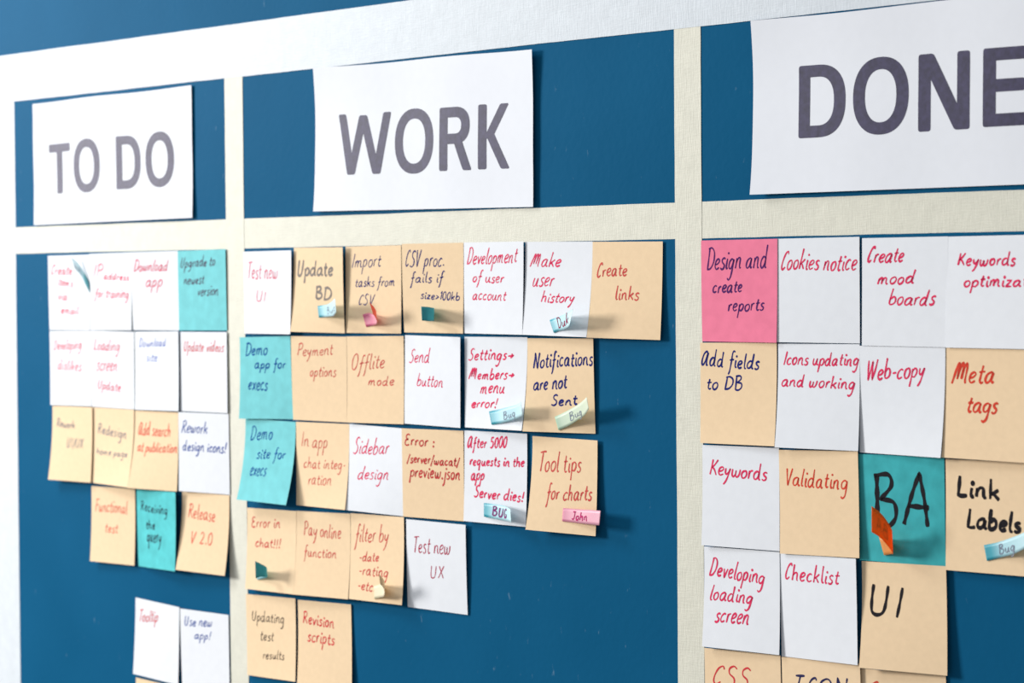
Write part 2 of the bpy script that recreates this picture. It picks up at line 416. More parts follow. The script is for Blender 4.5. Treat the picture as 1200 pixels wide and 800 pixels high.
# ------------------------------------------------------------------ tape grid
def tape(p0, p1, width, e0, th, mat, label, seed):
    rnd = random.Random(seed)
    L = math.dist(p0, p1); n = int(L / 12)
    dx, dz = (p1[0] - p0[0]) / L, (p1[1] - p0[1]) / L
    nx, nz = -dz, dx
    ja = jb = 0
    V, F = [], []
    for i in range(n + 1):
        ja = ja * .8 + rnd.uniform(-.12, .12); jb = jb * .8 + rnd.uniform(-.12, .12)
        t = L * i / n
        ea = rnd.uniform(0, .05)
        x, z = p0[0] + dx * t, p0[1] + dz * t
        a = width / 2 + ja; b = width / 2 + jb
        V += [W(x + nx * a, e0, z + nz * a), W(x + nx * a, e0 + th + ea, z + nz * a),
              W(x - nx * b, e0 + th + ea, z - nz * b), W(x - nx * b, e0, z - nz * b)]
    for i in range(n):
        a, b = 4 * i, 4 * i + 4
        for k in range(4):
            F.append((a + k, a + (k + 1) % 4, b + (k + 1) % 4, b + k))
    F.append((0, 3, 2, 1)); e = 4 * n; F.append((e, e + 1, e + 2, e + 3))
    org = W((p0[0] + p1[0]) / 2, 0, (p0[1] + p1[1]) / 2)
    o = link_mesh('tape_strip', V, F, mat, origin=org)
    tag(o, label, 'tape', 'tape strips framing the task board')
    return o
RX = -690   # right end of the board, outside the picture
tape((-2222, 43.5), (RX, 43.0), 27.5, 0.02, .12, M_TAPE, 'cream masking tape running horizontally between the header sheets and the sticky notes', 1)
tape((-1838.2, 190), (-1836.6, -760), 27.8, 0.22, .12, M_TAPE, 'vertical cream masking tape between the TO DO and WORK columns', 2)
tape((-1263.4, 191), (-1262.0, -760), 27.4, 0.22, .12, M_TAPE, 'vertical cream masking tape between the WORK and DONE columns', 3)
tape((-2246.5, 237), (-2248.5, -760), 49, 0.02, .14, M_WIDE, 'wide silver white tape running down the left edge of the board', 4)
tape((-2271, 212.9), (RX, 213.2), 49, 0.40, .14, M_WIDE, 'wide silver white tape slanting across the top above all headers', 5)

# ------------------------------------------------------------------ printed header sheets
PAPERS = {
    'todo': {'g': [-2183.5, 183.7, 0.004, 280.5, 125], 'l': [[1, 1, 1.5], [0.6, 0.6, 1], [1, 1.5, 1.8]], 't': [['T', 29.1, 68.4, 43.2, 94.1], ['O', 74.8, 122.8, 41.0, 94.8], ['D', 151.4, 194.0, 41.4, 93.7], ['O', 202.5, 251.0, 40.3, 94.0]]},
    'work': {'g': [-1715, 188.0, -0.012, 285, 126.8], 'l': [[2.8, 0.6, 3.5], [0.3, 0.6, 2.2], [3.2, 1.5, 2.2]], 't': [['W', 33.2, 105.1, 42.2, 95.3], ['O', 110.4, 161.3, 41.1, 96.5], ['R', 169.1, 209.9, 42.4, 95.3], ['K', 217.8, 256.7, 41.7, 95.1]]},
    'done': {'g': [-1196.5, 187.5, -0.001, 282, 127], 'l': [[3, 1, 1], [0.6, 0.6, 1], [5, 2, 2]], 't': [['D', 43.7, 87.2, 35.5, 87.6], ['O', 94.1, 143.0, 34.0, 88.3], ['N', 151.3, 194.9, 35.2, 88.2], ['E', 205.9, 242.5, 34.9, 87.6]]},
}
PLAB = {'todo': 'white paper sheet printed TO DO in grey block capitals, the leftmost header',
        'work': 'white paper sheet printed WORK in grey block capitals, the middle header',
        'done': 'white paper sheet printed DONE in dark block capitals, the rightmost header'}

def letter_strips(c, w, h, tx, ty):
    """block letter as strips: each strip is a list of (left point, right point) pairs in mm, v down"""
    S = []
    def bar(a, b, wd, r=1.8):
        n = 22; st = []
        L = math.dist(a, b)
        for i in range(n + 1):
            q = 0.5 - 0.5 * math.cos(math.pi * i / n)
            d = min(q, 1 - q) * L
            hw = wd / 2 if d >= r else wd / 2 - r + math.sqrt(max(0, r * r - (r - d) ** 2))
            x = a[0] + (b[0] - a[0]) * q; y = a[1] + (b[1] - a[1]) * q
            st.append(((x - hw, y), (x + hw, y)))
        S.append(st)
    def hbar(x0, x1, y, r=1.8):
        n = 16; st = []; L = x1 - x0
        for i in range(n + 1):
            q = 0.5 - 0.5 * math.cos(math.pi * i / n)
            d = min(q, 1 - q) * L
            hw = ty / 2 if d >= r else ty / 2 - r + math.sqrt(max(0, r * r - (r - d) ** 2))
            st.append(((x0 + L * q, y + hw), (x0 + L * q, y - hw)))
        S.append(st)
    def bowl(cx, cy, rx, ry, a0, a1, p, n=48):
        st = []
        f = lambda t, R: math.copysign(abs(t) ** (2 / p), t) * R
        for i in range(n + 1):
            a = math.radians(a0 + (a1 - a0) * i / n)
            ca, sa = math.cos(a), math.sin(a)
            st.append(((cx + f(ca, rx - tx), cy - f(sa, ry - ty)), (cx + f(ca, rx), cy - f(sa, ry))))
        S.append(st)
    if c == 'T':
        hbar(0, w, ty / 2); bar((w / 2, ty * .6), (w / 2, h), tx)
    elif c == 'O':
        bowl(w / 2, h / 2, w / 2, h / 2, 0, 360, 2.25, 72)
    elif c == 'D':
        bar((tx / 2, 0), (tx / 2, h), tx)
        bowl(w * .42, h / 2, w * .58, h / 2, -90, 90, 2.4)
        hbar(tx * .6, w * .42 + .3, ty / 2, .01); hbar(tx * .6, w * .42 + .3, h - ty / 2, .01)
    elif c == 'W':
        for a, b in (((.075, 0), (.255, 1)), ((.475, .03), (.255, 1)), ((.475, .03), (.735, 1)), ((.925, 0), (.735, 1))):
            bar((w * a[0], h * a[1]), (w * b[0], h * b[1]), tx * .98)
    elif c == 'R':
        bar((tx / 2, 0), (tx / 2, h), tx)
        ry = h * .29
        bowl(w * .50, ry, w * .44, ry, -90, 90, 2.3)
        hbar(tx * .6, w * .5 + .3, ty / 2, .01); hbar(tx * .6, w * .5 + .3, 2 * ry - ty / 2, .01)
        bar((w * .52, ry * 2 - ty * .8), (w - tx / 2, h), tx)
    elif c == 'K':
        bar((tx / 2, 0), (tx / 2, h), tx)
        bar((w - tx * .6, 0), (tx * 1.15, h * .53), tx)
        bar((tx * 1.25, h * .42), (w - tx / 2, h), tx)
    elif c == 'N':
        bar((tx / 2, 0), (tx / 2, h), tx); bar((w - tx / 2, 0), (w - tx / 2, h), tx)
        bar((tx * .62, 0), (w - tx * .62, h), tx * 1.15)
    elif c == 'E':
        bar((tx / 2, 0), (tx / 2, h), tx)
        hbar(tx * .2, w, ty / 2); hbar(tx * .2, w * .93, h * .48); hbar(tx * .2, w, h - ty / 2)
    return S

for key, P in PAPERS.items():
    X0, Z0, rot, pw, ph = P['g']
    cr_, sr = math.cos(rot), math.sin(rot)
    lat = P['l']
    rnd = random.Random(len(key) + pw)
    pha, phb = rnd.uniform(0, 6), rnd.uniform(0, 6)
    def PS(u, v):      # u, v in mm on the sheet
        a, b = lag(u / pw), lag(v / ph)
        e = sum(b[j] * lat[j][i] * a[i] for i in range(3) for j in range(3))
        e += 0.25 + 0.25 * math.sin(u * .05 + pha) + .2 * math.sin(v * .08 + phb)
        edge = .45 * math.sin(u * .034 + phb) * (1 - v / ph)
        return W(X0 + u * cr_ + v * sr, e + .55, Z0 + u * sr - v * cr_ + edge)
    org = PS(pw / 2, 0); org.y = 0
    o = sheet('header_sheet', lambda a, b: PS(a * pw, b * ph), 48, 24, PAPER['sheet'], org)
    tag(o, PLAB[key], 'paper sign', 'printed column headers')
    for (c, ua, ub, va, vb) in P['t']:
        V, F = [], []
        for k, st in enumerate(letter_strips(c, ub - ua, vb - va, 10.6, 8.6)):
            b0 = len(V); m = 4
            for l, r in st:
                for q in range(m + 1):
                    x = l[0] + (r[0] - l[0]) * q / m; y = l[1] + (r[1] - l[1]) * q / m
                    V.append(PS(ua + x, va + y) + Vector((0, -(.12 + .02 * k) / 1000, 0)))
            for i in range(len(st) - 1):
                for q in range(m):
                    a = b0 + i * (m + 1) + q
                    F.append((a, a + m + 1, a + m + 2, a + 1))
        link_mesh('letter', V, F, M_TONER, parent=o, origin=org)

# ------------------------------------------------------------------ sticky notes
# key: ([x, z of the top left corner, tilt, width, height, lift of the corners TL TR BL BR], paper, column, ink, pen width, slant, lines, label)
NOTES = {
    'items': ([-2157.3, 26.7, 0.0061, 76.1, 75.9, 1.1, 0.3, 0.5, 1.6], 'white', 'todo', 'pink', 1.17, 0.2,
        [('Create', 5.7, 18.7, 44.2, 20.0, 9.6), ('items', 17.2, 30.2, 45.5, 32.1, 6.1), ('via', 17.6, 44.5, 35.0, 45.2, 5.7), ('email', 22.8, 58.9, 55.4, 59.4, 7.4)],
        'white note reading "Create items via email" at the top left corner under TO DO'),
    'ip': ([-2082.0, 27.8, 0.0082, 75.8, 76.3, 0.3, 1.3, 1.2, 2.3], 'white', 'todo', 'pink', 1.17, 0.25,
        [('IP', 6.6, 23.2, 23.8, 23.0, 12.8), ('address', 26.1, 25.5, 71.3, 27.5, 6.8), ('for training', 10.3, 43.3, 71.2, 44.6, 9.4)],
        'white note reading "IP address for training" in pink, second in the top TO DO row'),
    'dlapp': ([-2004.4, 28.5, 0.0052, 76.4, 76.2, 2.8, 0.3, 1.3, 0.4], 'white', 'todo', 'pink', 1.23, 0.25,
        [('Download', 4.7, 18.5, 59.4, 18.7, 10.4), ('app', 23.4, 33.6, 50.4, 33.4, 5.8)],
        'white note reading "Download app" in red, third in the top TO DO row'),
    'upgrade': ([-1927.6, 28.7, 0.01, 76.1, 75.9, 1.2, 0.7, 0.8, 0.3], 'teal', 'todo', 'plum', 1.17, 0.2,
        [('Upgrade to', 4.3, 16.2, 59.7, 14.6, 9.4), ('newest', 9.3, 31.9, 41.6, 31.5, 7.3), ('version', 31.0, 43.1, 64.1, 42.6, 7.3)],
        'light teal note reading "Upgrade to newest version" beside the left grid tape'),
    'dislikes': ([-2156.6, -50.2, 0.0161, 76.0, 75.9, 0.6, 0.7, 1.4, 1.5], 'white', 'todo', 'pink', 1.04, 0.2,
        [('Developing', 7.4, 19.1, 59.1, 18.3, 10.0), ('dislikes', 14.2, 38.8, 58.5, 40.6, 10.9)],
        'white note reading "Developing dislikes" at the left end of the second TO DO row'),
    'loadupd': ([-2079.7, -48.9, -0.0033, 76.1, 76.3, 1.2, 0.6, 1.1, 1.0], 'white', 'todo', 'pink', 1.1, 0.2,
        [('Loading', 5.7, 19.1, 51.5, 19.0, 11.1), ('screen', 10.6, 39.9, 46.8, 39.4, 7.3), ('Update', 11.9, 57.8, 52.6, 59.5, 9.4)],
        'white note reading "Loading screen Update" in pink in the second TO DO row'),
    'dlsite': ([-2002.8, -49.2, 0.0152, 75.6, 76.3, 0.3, 1.9, 1.9, 3.3], 'white', 'todo', 'blue_pale', 0.91, 0.2,
        [('Download', 7.4, 14.9, 54.5, 13.9, 8.3), ('site', 20.0, 28.8, 38.7, 28.7, 7.1)],
        'white note reading "Download site" in pale blue under the "Download app" note'),
    'videos': ([-1926.7, -48.5, 0.0077, 76.0, 75.8, 0.5, 0.8, 1.3, 1.2], 'white', 'todo', 'red', 1.04, 0.2,
        [('Update videos', 6.3, 18.4, 71.2, 18.4, 10.2)],
        'white note reading "Update videos" in red below the light teal "Upgrade" note'),
    'uiux': ([-2153.3, -126.7, 0.0122, 75.6, 75.5, 0.3, 1.7, 7.2, 5.1], 'peach', 'todo', 'grey_blue', 1.04, 0.1,
        [('Rework', 8.6, 20.8, 42.8, 22.4, 7.8), ('UI/UX', 28.8, 41.9, 59.6, 41.3, 9.5)],
        'peach note reading "Rework UI/UX" in faint grey at the left of its row'),
    'homepage': ([-2080.0, -125.7, -0.0016, 75.6, 75.8, 0.3, 1.0, 2.9, 9.8], 'peach', 'todo', 'grey_blue', 1.04, 0.1,
        [('Redesign', 10.7, 25.5, 63.2, 29.0, 10.2), ('home page', 9.3, 46.5, 67.3, 46.8, 6.4)],
        'peach note reading "Redesign home page" in faint grey, bottom edge curling off the wall'),
    'search': ([-2004.9, -126.3, 0.008, 75.7, 75.7, 0.3, 1.4, 9.9, 4.4], 'peach', 'todo', 'red_orange', 1.3, 0.12,
        [('αdd search', 7.4, 23.6, 62.8, 23.5, 12.8), ('at publication', 7.7, 39.6, 73.7, 38.8, 10.0)],
        'peach note reading "Add search at publication" in orange red, beside "Rework design icons"'),
    'icons': ([-1926.4, -125.1, 0.0099, 76.8, 75.6, 3.2, 0.3, 4.1, 0.3], 'white', 'todo', 'blue', 1.23, 0.15,
        [('Rework', 5.0, 19.7, 44.4, 19.4, 11.7), ('design icons!', 6.2, 36.5, 72.3, 36.6, 9.9)],
        'white note reading "Rework design icons!" in blue, right end of the third TO DO row'),
    'functest': ([-2081.7, -205.1, 0.0192, 76.2, 75.2, 1.0, 0.3, 4.7, 3.0], 'peach', 'todo', 'red_orange', 1.04, 0.1,
        [('Functional', 7.0, 24.7, 62.4, 25.0, 13.2), ('test', 24.1, 44.7, 46.5, 44.7, 8.4)],
        'peach note reading "Functional test" left of the narrow teal "Receiving the query" note'),
    'query': ([-2002.8, -203.7, 0.0225, 74.3, 75.6, 0.3, 6.2, 0.3, 8.8], 'mteal', 'todo', 'black_soft', 1.43, 0.05,
        [('Receiving', 7.5, 20.3, 58.9, 22.3, 9.7), ('the', 16.9, 37.7, 34.4, 37.7, 8.7), ('query', 18.4, 50.0, 46.5, 50.2, 6.9)],
        'teal note reading "Receiving the query" in black, turned with its right side lifted'),
    'release': ([-1925.7, -200.9, 0.0043, 76.0, 74.9, 0.3, 0.3, 9.1, 6.8], 'peach', 'todo', 'red_orange', 1.3, 0.05,
        [('Release', 10.8, 24.5, 54.2, 25.7, 13.8), ('V 2.0', 16.5, 48.1, 51.2, 48.4, 11.0)],
        'peach note reading "Release V 2.0" with its bottom curled out from the wall'),
    'tooltip': ([-2006.4, -310.6, -0.0321, 75.7, 75.3, 0.3, 1.3, 2.7, 2.0], 'white', 'todo', 'red', 1.17, 0.12,
        [('Tooltip', 6.5, 22.6, 39.8, 18.7, 11.5)],
        'white note reading "Tooltip" hanging slightly tilted low in the TO DO column'),
    'useapp': ([-1929.1, -314.0, 0.012, 76.2, 75.5, 1.7, 0.3, 0.7, 0.5], 'white', 'todo', 'blue', 1.17, 0.15,
        [('Use new', 6.5, 15.8, 50.5, 13.3, 9.5), ('app!', 22.1, 27.1, 48.2, 25.6, 7.4)],
        'white note reading "Use new app!" in blue, low beside the left grid tape'),
    'testui': ([-1823.7, 26.7, 0.0047, 75.1, 75.7, 0.5, 3.0, 0.3, 5.3], 'white', 'work', 'pink', 0.98, 0.05,
        [('Test new', 6.1, 24.8, 54.0, 25.6, 14.8), ('UI', 19.2, 45.8, 34.7, 46.7, 9.4)],
        'white note reading "Test new UI" at the left end of the top WORK row'),
    'updbd': ([-1747.9, 29.3, -0.0074, 74.9, 75.7, 0.3, 4.4, 5.2, 2.3], 'peach', 'work', 'grey_marker', 2.4, 0.05,
        [('Update', 5.5, 25.4, 59.5, 24.7, 13.8), ('BD', 33.0, 45.3, 57.3, 46.8, 10.8)],
        'peach note reading "Update BD" in thick grey marker, with a teal flag'),
    'import': ([-1673.8, 29.2, 0.0032, 75.9, 75.8, 0.4, 0.7, 1.4, 1.8], 'peach', 'work', 'navy', 1.0, 0.15,
        [('Import', 8.5, 18.6, 48.3, 17.8, 11.9), ('tasks from', 12.9, 35.2, 67.3, 34.9, 8.7), ('CSV', 17.8, 51.3, 38.8, 51.0, 9.1)],
        'peach note reading "Import tasks from CSV" in navy, with a pink flag'),
    'csv': ([-1594.6, 30.4, -0.0012, 76.5, 75.7, 2.8, 0.3, 0.6, 1.5], 'peach', 'work', 'navy', 1.1, 0.15,
        [('CSV proc.', 4.3, 19.6, 53.3, 19.2, 13.3), ('fails if', 10.4, 33.4, 51.5, 32.8, 8.9), ('size>100kb', 22.9, 46.6, 72.1, 48.2, 7.1)],
        'peach note reading "CSV proc. fails if size>100kb" in navy, with a teal flag'),
    'devacc': ([-1517.6, 30.4, -0.0031, 75.1, 75.6, 0.3, 2.6, 0.6, 4.4], 'white', 'work', 'pink_red', 1.2, 0.22,
        [('Development', 4.3, 18.2, 67.2, 16.8, 13.0), ('of user', 11.2, 32.7, 50.7, 33.3, 9.1), ('account', 11.2, 47.4, 53.6, 47.8, 7.4)],
        'white note reading "Development of user account" in red in the top WORK row'),
    'history': ([-1441.6, 29.8, -0.0126, 76.4, 75.2, 1.1, 0.3, 4.4, 7.0], 'white', 'work', 'pink_red', 1.3, 0.28,
        [('Make', 6.0, 20.3, 40.9, 19.8, 11.2), ('user', 9.4, 35.8, 33.6, 35.9, 6.6), ('history', 20.0, 48.4, 58.1, 47.9, 8.9)],
        'white note reading "Make user history" in red, with a blue tipped flag'),
    'links': ([-1365.4, 28.6, -0.0122, 76.2, 75.3, 0.3, 0.3, 6.9, 2.7], 'peach', 'work', 'red_soft', 1.4, 0.05,
        [('Create', 5.6, 27.7, 38.3, 26.1, 11.4), ('links', 26.6, 44.6, 51.9, 45.2, 10.5)],
        'peach note reading "Create links" at the right end of the top WORK row'),
    'demoapp': ([-1829.8, -52.5, 0.0275, 76.4, 75.3, 1.2, 1.1, 4.4, 0.3], 'teal', 'work', 'blue_deep', 1.43, 0.15,
        [('Demo', 8.4, 17.2, 41.7, 16.6, 11.1), ('app for', 22.0, 28.8, 68.2, 29.3, 8.9), ('execs', 12.8, 48.2, 41.2, 48.9, 6.7)],
        'light teal note reading "Demo app for execs" overlapping the left grid tape'),
    'payopt': ([-1750.3, -50.4, 0.0062, 76.7, 75.6, 2.8, 0.3, 1.5, 1.3], 'peach', 'work', 'red_soft', 1.0, 0.15,
        [('Peyment', 8.5, 17.7, 57.4, 16.2, 10.2), ('options', 25.8, 35.8, 62.1, 35.5, 8.1)],
        'peach note reading "Peyment options" right of the teal "Demo app" note'),
    'offline': ([-1672.3, -49.7, 0.0181, 76.2, 75.7, 1.1, 0.3, 3.0, 2.1], 'peach', 'work', 'red_soft', 1.1, 0.18,
        [('Offlite', 5.6, 29.8, 50.8, 27.5, 13.4), ('mode', 28.6, 42.4, 62.9, 42.5, 8.6)],
        'peach note reading "Offlite mode" in red left of the "Send button" note'),
    'send': ([-1594.2, -47.6, -0.0094, 74.9, 75.8, 0.3, 3.6, 1.6, 3.6], 'white', 'work', 'pink_red', 1.2, 0.2,
        [('Send', 6.5, 23.2, 33.4, 22.3, 11.7), ('button', 16.9, 42.6, 51.9, 42.7, 10.5)],
        'white note reading "Send button" in the second WORK row'),
    'settings': ([-1517.2, -48.0, 0.0075, 76.1, 75.5, 0.6, 0.3, 1.6, 7.9], 'white', 'work', 'pink_red', 1.5, 0.22,
        [('Settings→', 5.1, 19.3, 60.7, 18.2, 9.7), ('Members→', 5.0, 35.5, 61.4, 34.2, 8.8), ('menu', 20.0, 46.5, 50.1, 45.8, 5.6), ('error!', 8.2, 58.7, 41.8, 58.0, 7.8)],
        'white note reading "Settings, Members, menu error!" with arrows, in red'),
    'notif': ([-1440.7, -48.3, 0.0113, 76.5, 75.1, 0.6, 1.4, 7.6, 0.3], 'peach', 'work', 'navy', 1.6, 0.05,
        [('Notifications', 6.9, 23.9, 75.5, 20.6, 12.7), ('are not', 7.9, 42.2, 46.0, 39.8, 9.6), ('Sent', 29.1, 53.8, 57.4, 52.5, 8.2)],
        'peach note reading "Notifications are not Sent" in navy with a pale green flag'),
    'demosite': ([-1823.1, -127.5, -0.0066, 75.5, 74.6, 0.3, 0.3, 11.1, 12.0], 'teal', 'work', 'blue_deep', 1.3, 0.12,
        [('Demo', 8.4, 19.2, 41.8, 17.3, 13.1), ('site for', 19.4, 35.9, 62.3, 33.8, 9.8), ('execs', 13.0, 51.6, 37.3, 50.9, 7.0)],
        'light teal note reading "Demo site for execs" with its bottom curled far out'),
    'inapp': ([-1746.9, -127.7, 0.0115, 76.0, 75.3, 0.5, 0.3, 1.6, 6.9], 'peach', 'work', 'red_soft', 1.0, 0.08,
        [('In app', 7.3, 21.9, 45.2, 22.6, 13.5), ('chat integ-', 10.6, 41.1, 71.7, 40.1, 9.7), ('ration', 17.7, 55.8, 52.4, 54.8, 8.8)],
        'peach note reading "In app chat integ-ration" right of the curled teal note'),
    'sidebar': ([-1670.6, -126.7, -0.0114, 75.4, 75.6, 0.3, 2.5, 5.7, 1.9], 'white', 'work', 'pink_red', 1.2, 0.25,
        [('Sidebar', 6.5, 25.5, 55.6, 23.5, 13.8), ('design', 13.9, 47.3, 55.9, 45.5, 10.9)],
        'white note reading "Sidebar design" in red in the third WORK row'),
    'error': ([-1596.7, -127.5, 0.012, 76.8, 75.7, 2.8, 0.3, 2.7, 1.0], 'peach', 'work', 'red_dark', 1.5, 0.08,
        [('Error :', 3.4, 14.3, 40.7, 14.6, 9.2), ('/server/wacat/', 6.2, 28.7, 71.1, 30.0, 7.9), ('preview.json', 9.6, 41.2, 72.4, 41.1, 7.9)],
        'peach note reading "Error : /server/wacat/ preview.json" in dark red'),
    'after': ([-1518.2, -126.2, 0.0058, 76.1, 75.6, 0.7, 0.3, 2.8, 3.0], 'white', 'work', 'pink_red', 1.6, 0.12,
        [('αfter 5000', 3.6, 14.3, 51.4, 12.4, 9.2), ('requests in the', 6.5, 28.6, 72.7, 27.0, 8.3), ('app', 8.2, 40.8, 24.9, 40.0, 5.0), ('Server dies!', 12.5, 54.6, 72.6, 55.6, 9.1)],
        'white note reading "After 5000 requests in the app Server dies!" in red'),
    'tips': ([-1435.7, -127.4, -0.0035, 75.5, 75.3, 0.3, 1.3, 8.6, 3.8], 'peach', 'work', 'red_soft', 1.5, 0.05,
        [('Tool tips', 7.8, 28.5, 57.4, 25.6, 15.7), ('for charts', 19.2, 49.9, 69.8, 47.4, 12.7)],
        'peach note reading "Tool tips for charts" with a pink flag, bottom curled out'),
    'errchat': ([-1822.1, -210.3, 0.0236, 75.2, 74.8, 0.3, 1.3, 4.8, 7.3], 'peach', 'work', 'red_soft', 1.3, 0.05,
        [('Error in', 6.5, 17.5, 50.7, 16.3, 9.4), ('chat!!!', 12.6, 35.3, 51.8, 34.7, 8.6)],
        'peach note reading "Error in chat!!!" with a small folded teal flag'),
    'payonline': ([-1747.1, -208.3, 0.0311, 76.3, 75.0, 1.1, 0.3, 7.5, 5.5], 'peach', 'work', 'red_soft', 1.15, 0.03,
        [('Pay online', 10.7, 21.4, 63.2, 22.9, 12.8), ('function', 11.5, 40.5, 57.2, 40.2, 9.4)],
        'peach note reading "Pay online function" in the fourth WORK row'),
    'filter': ([-1670.2, -205.3, 0.0203, 75.0, 75.2, 0.3, 2.4, 4.9, 6.7], 'peach', 'work', 'red_soft', 1.2, 0.12,
        [('filter by', 6.8, 24.4, 53.2, 23.0, 14.6), ('-date', 12.6, 41.2, 40.4, 40.0, 8.5), ('-rating', 12.5, 53.3, 54.4, 52.6, 7.7), ('-etc. m', 12.1, 65.6, 50.8, 67.3, 7.4)],
        'peach note reading "filter by date, rating, etc." with a cream flag'),
    'testux': ([-1592.9, -205.3, 0.004, 76.4, 75.5, 1.7, 1.7, 1.0, 0.3], 'white', 'work', 'crimson', 1.1, 0.03,
        [('Test new', 8.6, 27.8, 56.6, 26.4, 14.3), ('UX', 29.9, 47.9, 48.2, 46.9, 10.4)],
        'white note reading "Test new UX" at the right end of the fourth WORK row'),
    'updating': ([-1825.4, -290.8, 0.0359, 75.5, 75.1, 0.3, 0.9, 1.4, 3.9], 'peach', 'work', 'brown_black', 1.04, 0.08,
        [('Updating', 8.2, 24.0, 58.3, 23.7, 9.7), ('test', 20.7, 41.8, 41.9, 40.3, 8.0), ('results', 24.5, 58.0, 58.2, 56.3, 7.8)],
        'peach note reading "Updating test results" in thin dark brown, lowest row under WORK'),
    'revision': ([-1746.7, -288.9, 0.0362, 76.0, 75.4, 0.5, 0.3, 4.3, 2.5], 'peach', 'work', 'red', 1.43, 0.08,
        [('Revision', 6.9, 20.5, 51.3, 22.3, 11.0), ('scripts', 13.3, 36.2, 51.6, 37.6, 9.2)],
        'peach note reading "Revision scripts" in red, lowest row under WORK'),
    'design': ([-1248.8, 27.7, 0.0018, 75.6, 75.8, 1.0, 1.2, 0.3, 2.7], 'pink', 'done', 'violet', 1.4, 0.12,
        [('Design and', 5.8, 21.9, 65.7, 20.8, 15.7), ('create', 11.3, 39.3, 41.2, 38.8, 8.5), ('reports', 26.7, 53.2, 63.0, 52.0, 8.0)],
        'bright pink note reading "Design and create reports" beside the right grid tape'),
    'cookies': ([-1173.6, 27.8, 0.0016, 76.1, 75.4, 0.7, 0.4, 1.8, 0.3], 'white', 'done', 'pink_red', 1.4, 0.2,
        [('Cookies notice', 3.7, 22.4, 73.6, 23.6, 13.9)],
        'white note reading "Cookies notice" right of the bright pink note'),
    'mood': ([-1095.2, 26.9, -0.0003, 75.1, 75.8, 0.3, 0.6, 0.9, 1.3], 'white', 'done', 'pink_red', 1.5, 0.25,
        [('Create', 4.9, 17.4, 37.1, 17.0, 11.4), ('mood', 13.7, 32.7, 46.1, 31.9, 8.9), ('boards', 23.9, 46.8, 64.2, 46.9, 11.0)],
        'white note reading "Create mood boards" in the top DONE row'),
    'keyopt': ([-1021.6, 26.7, 0.0009, 74.5, 75.8, 0.5, 3.0, 1.8, 4.5], 'white', 'done', 'pink_red', 1.6, 0.15,
        [('Keywords', 9.7, 19.7, 58.1, 20.2, 8.9), ('optimizat', 14.9, 34.3, 68.2, 34.1, 6.7)],
        'white note reading "Keywords optimizat", cut by the right edge of the picture'),
    'fields': ([-1250.8, -49.1, 0.0135, 75.9, 75.5, 0.3, 0.3, 1.9, 4.6], 'peach', 'done', 'navy', 1.5, 0.12,
        [('αdd fields', 0.9, 17.0, 58.7, 19.8, 11.8), ('to DB', 5.8, 34.9, 42.3, 34.7, 9.7)],
        'peach note reading "Add fields to DB" in navy below the bright pink note'),
    'iconsupd': ([-1173.5, -48.7, 0.0095, 75.8, 75.5, 0.3, 0.3, 5.6, 3.2], 'white', 'done', 'pink_red', 1.4, 0.15,
        [('Icons updating', 5.1, 15.3, 75.1, 15.1, 10.0), ('and working', 3.3, 30.9, 71.8, 31.8, 9.1)],
        'white note reading "Icons updating and working" below the "Cookies notice" note'),
    'webcopy': ([-1097.7, -49.1, 0.0, 75.2, 75.4, 0.3, 0.7, 0.6, 6.4], 'white', 'done', 'pink_red', 1.5, 0.12,
        [('Web-copy', 5.9, 23.8, 57.6, 20.8, 13.3)],
        'white note reading "Web-copy" above the deep teal "BA" note'),
    'meta': ([-1022.6, -49.2, -0.0022, 74.0, 75.0, 0.3, 3.1, 5.1, 7.0], 'peach', 'done', 'red_orange_deep', 1.9, 0.15,
        [('Meta', 5.7, 24.5, 42.4, 22.9, 13.7), ('tags', 19.1, 43.1, 45.2, 43.2, 10.3)],
        'peach note reading "Meta tags" in thick red at the right edge of the picture'),
    'keywords': ([-1249.1, -126.1, 0.0158, 75.9, 75.5, 0.4, 0.3, 3.2, 1.4], 'white', 'done', 'pink_red', 1.5, 0.15,
        [('Keywords', 7.4, 21.6, 63.7, 24.7, 12.0)],
        'white note reading only "Keywords" below the "Add fields to DB" note'),
    'validating': ([-1173.4, -126.3, 0.0355, 75.1, 75.6, 0.3, 2.0, 2.6, 4.0], 'peach', 'done', 'red_orange_deep', 1.4, 0.1,
        [('Validating', 5.4, 25.9, 64.8, 27.2, 12.8)],
        'peach note reading "Validating" left of the deep teal "BA" note'),
    'ba': ([-1099.3, -125.7, 0.0165, 75.5, 75.3, 0.3, 0.6, 0.5, 0.8], 'dteal', 'done', 'black', 3.9, 0.0,
        [('BA', 10.9, 49.4, 63.4, 48.3, 36.2)],
        'deep teal note reading "BA" in big black marker, with an orange flag'),
    'linklabels': ([-1022.9, -125.6, 0.0187, 74.6, 75.9, 0.3, 2.8, 2.5, 4.2], 'peach', 'done', 'black', 2.9, 0.0,
        [('Link', 8.9, 24.2, 45.0, 26.3, 13.4), ('Labels', 17.6, 45.5, 62.7, 47.1, 12.8)],
        'peach note reading "Link Labels" in black marker at the right edge'),
    'developing': ([-1247.9, -202.6, 0.0196, 75.2, 75.2, 0.3, 0.7, 4.7, 3.2], 'white', 'done', 'pink_red', 1.5, 0.2,
        [('Developing', 5.6, 21.3, 60.3, 24.4, 12.8), ('loading', 5.8, 39.8, 48.8, 39.7, 11.3), ('screen', 12.0, 55.7, 45.4, 55.1, 6.7)],
        'white note reading "Developing loading screen" in red low beside the right grid tape'),
    'checklist': ([-1173.0, -202.0, 0.0275, 74.0, 75.3, 0.3, 3.7, 0.8, 4.6], 'white', 'done', 'pink_red', 1.5, 0.12,
        [('Checklist', 4.8, 18.7, 57.4, 19.3, 12.0)],
        'white note reading "Checklist" left of the peach "UI" note'),
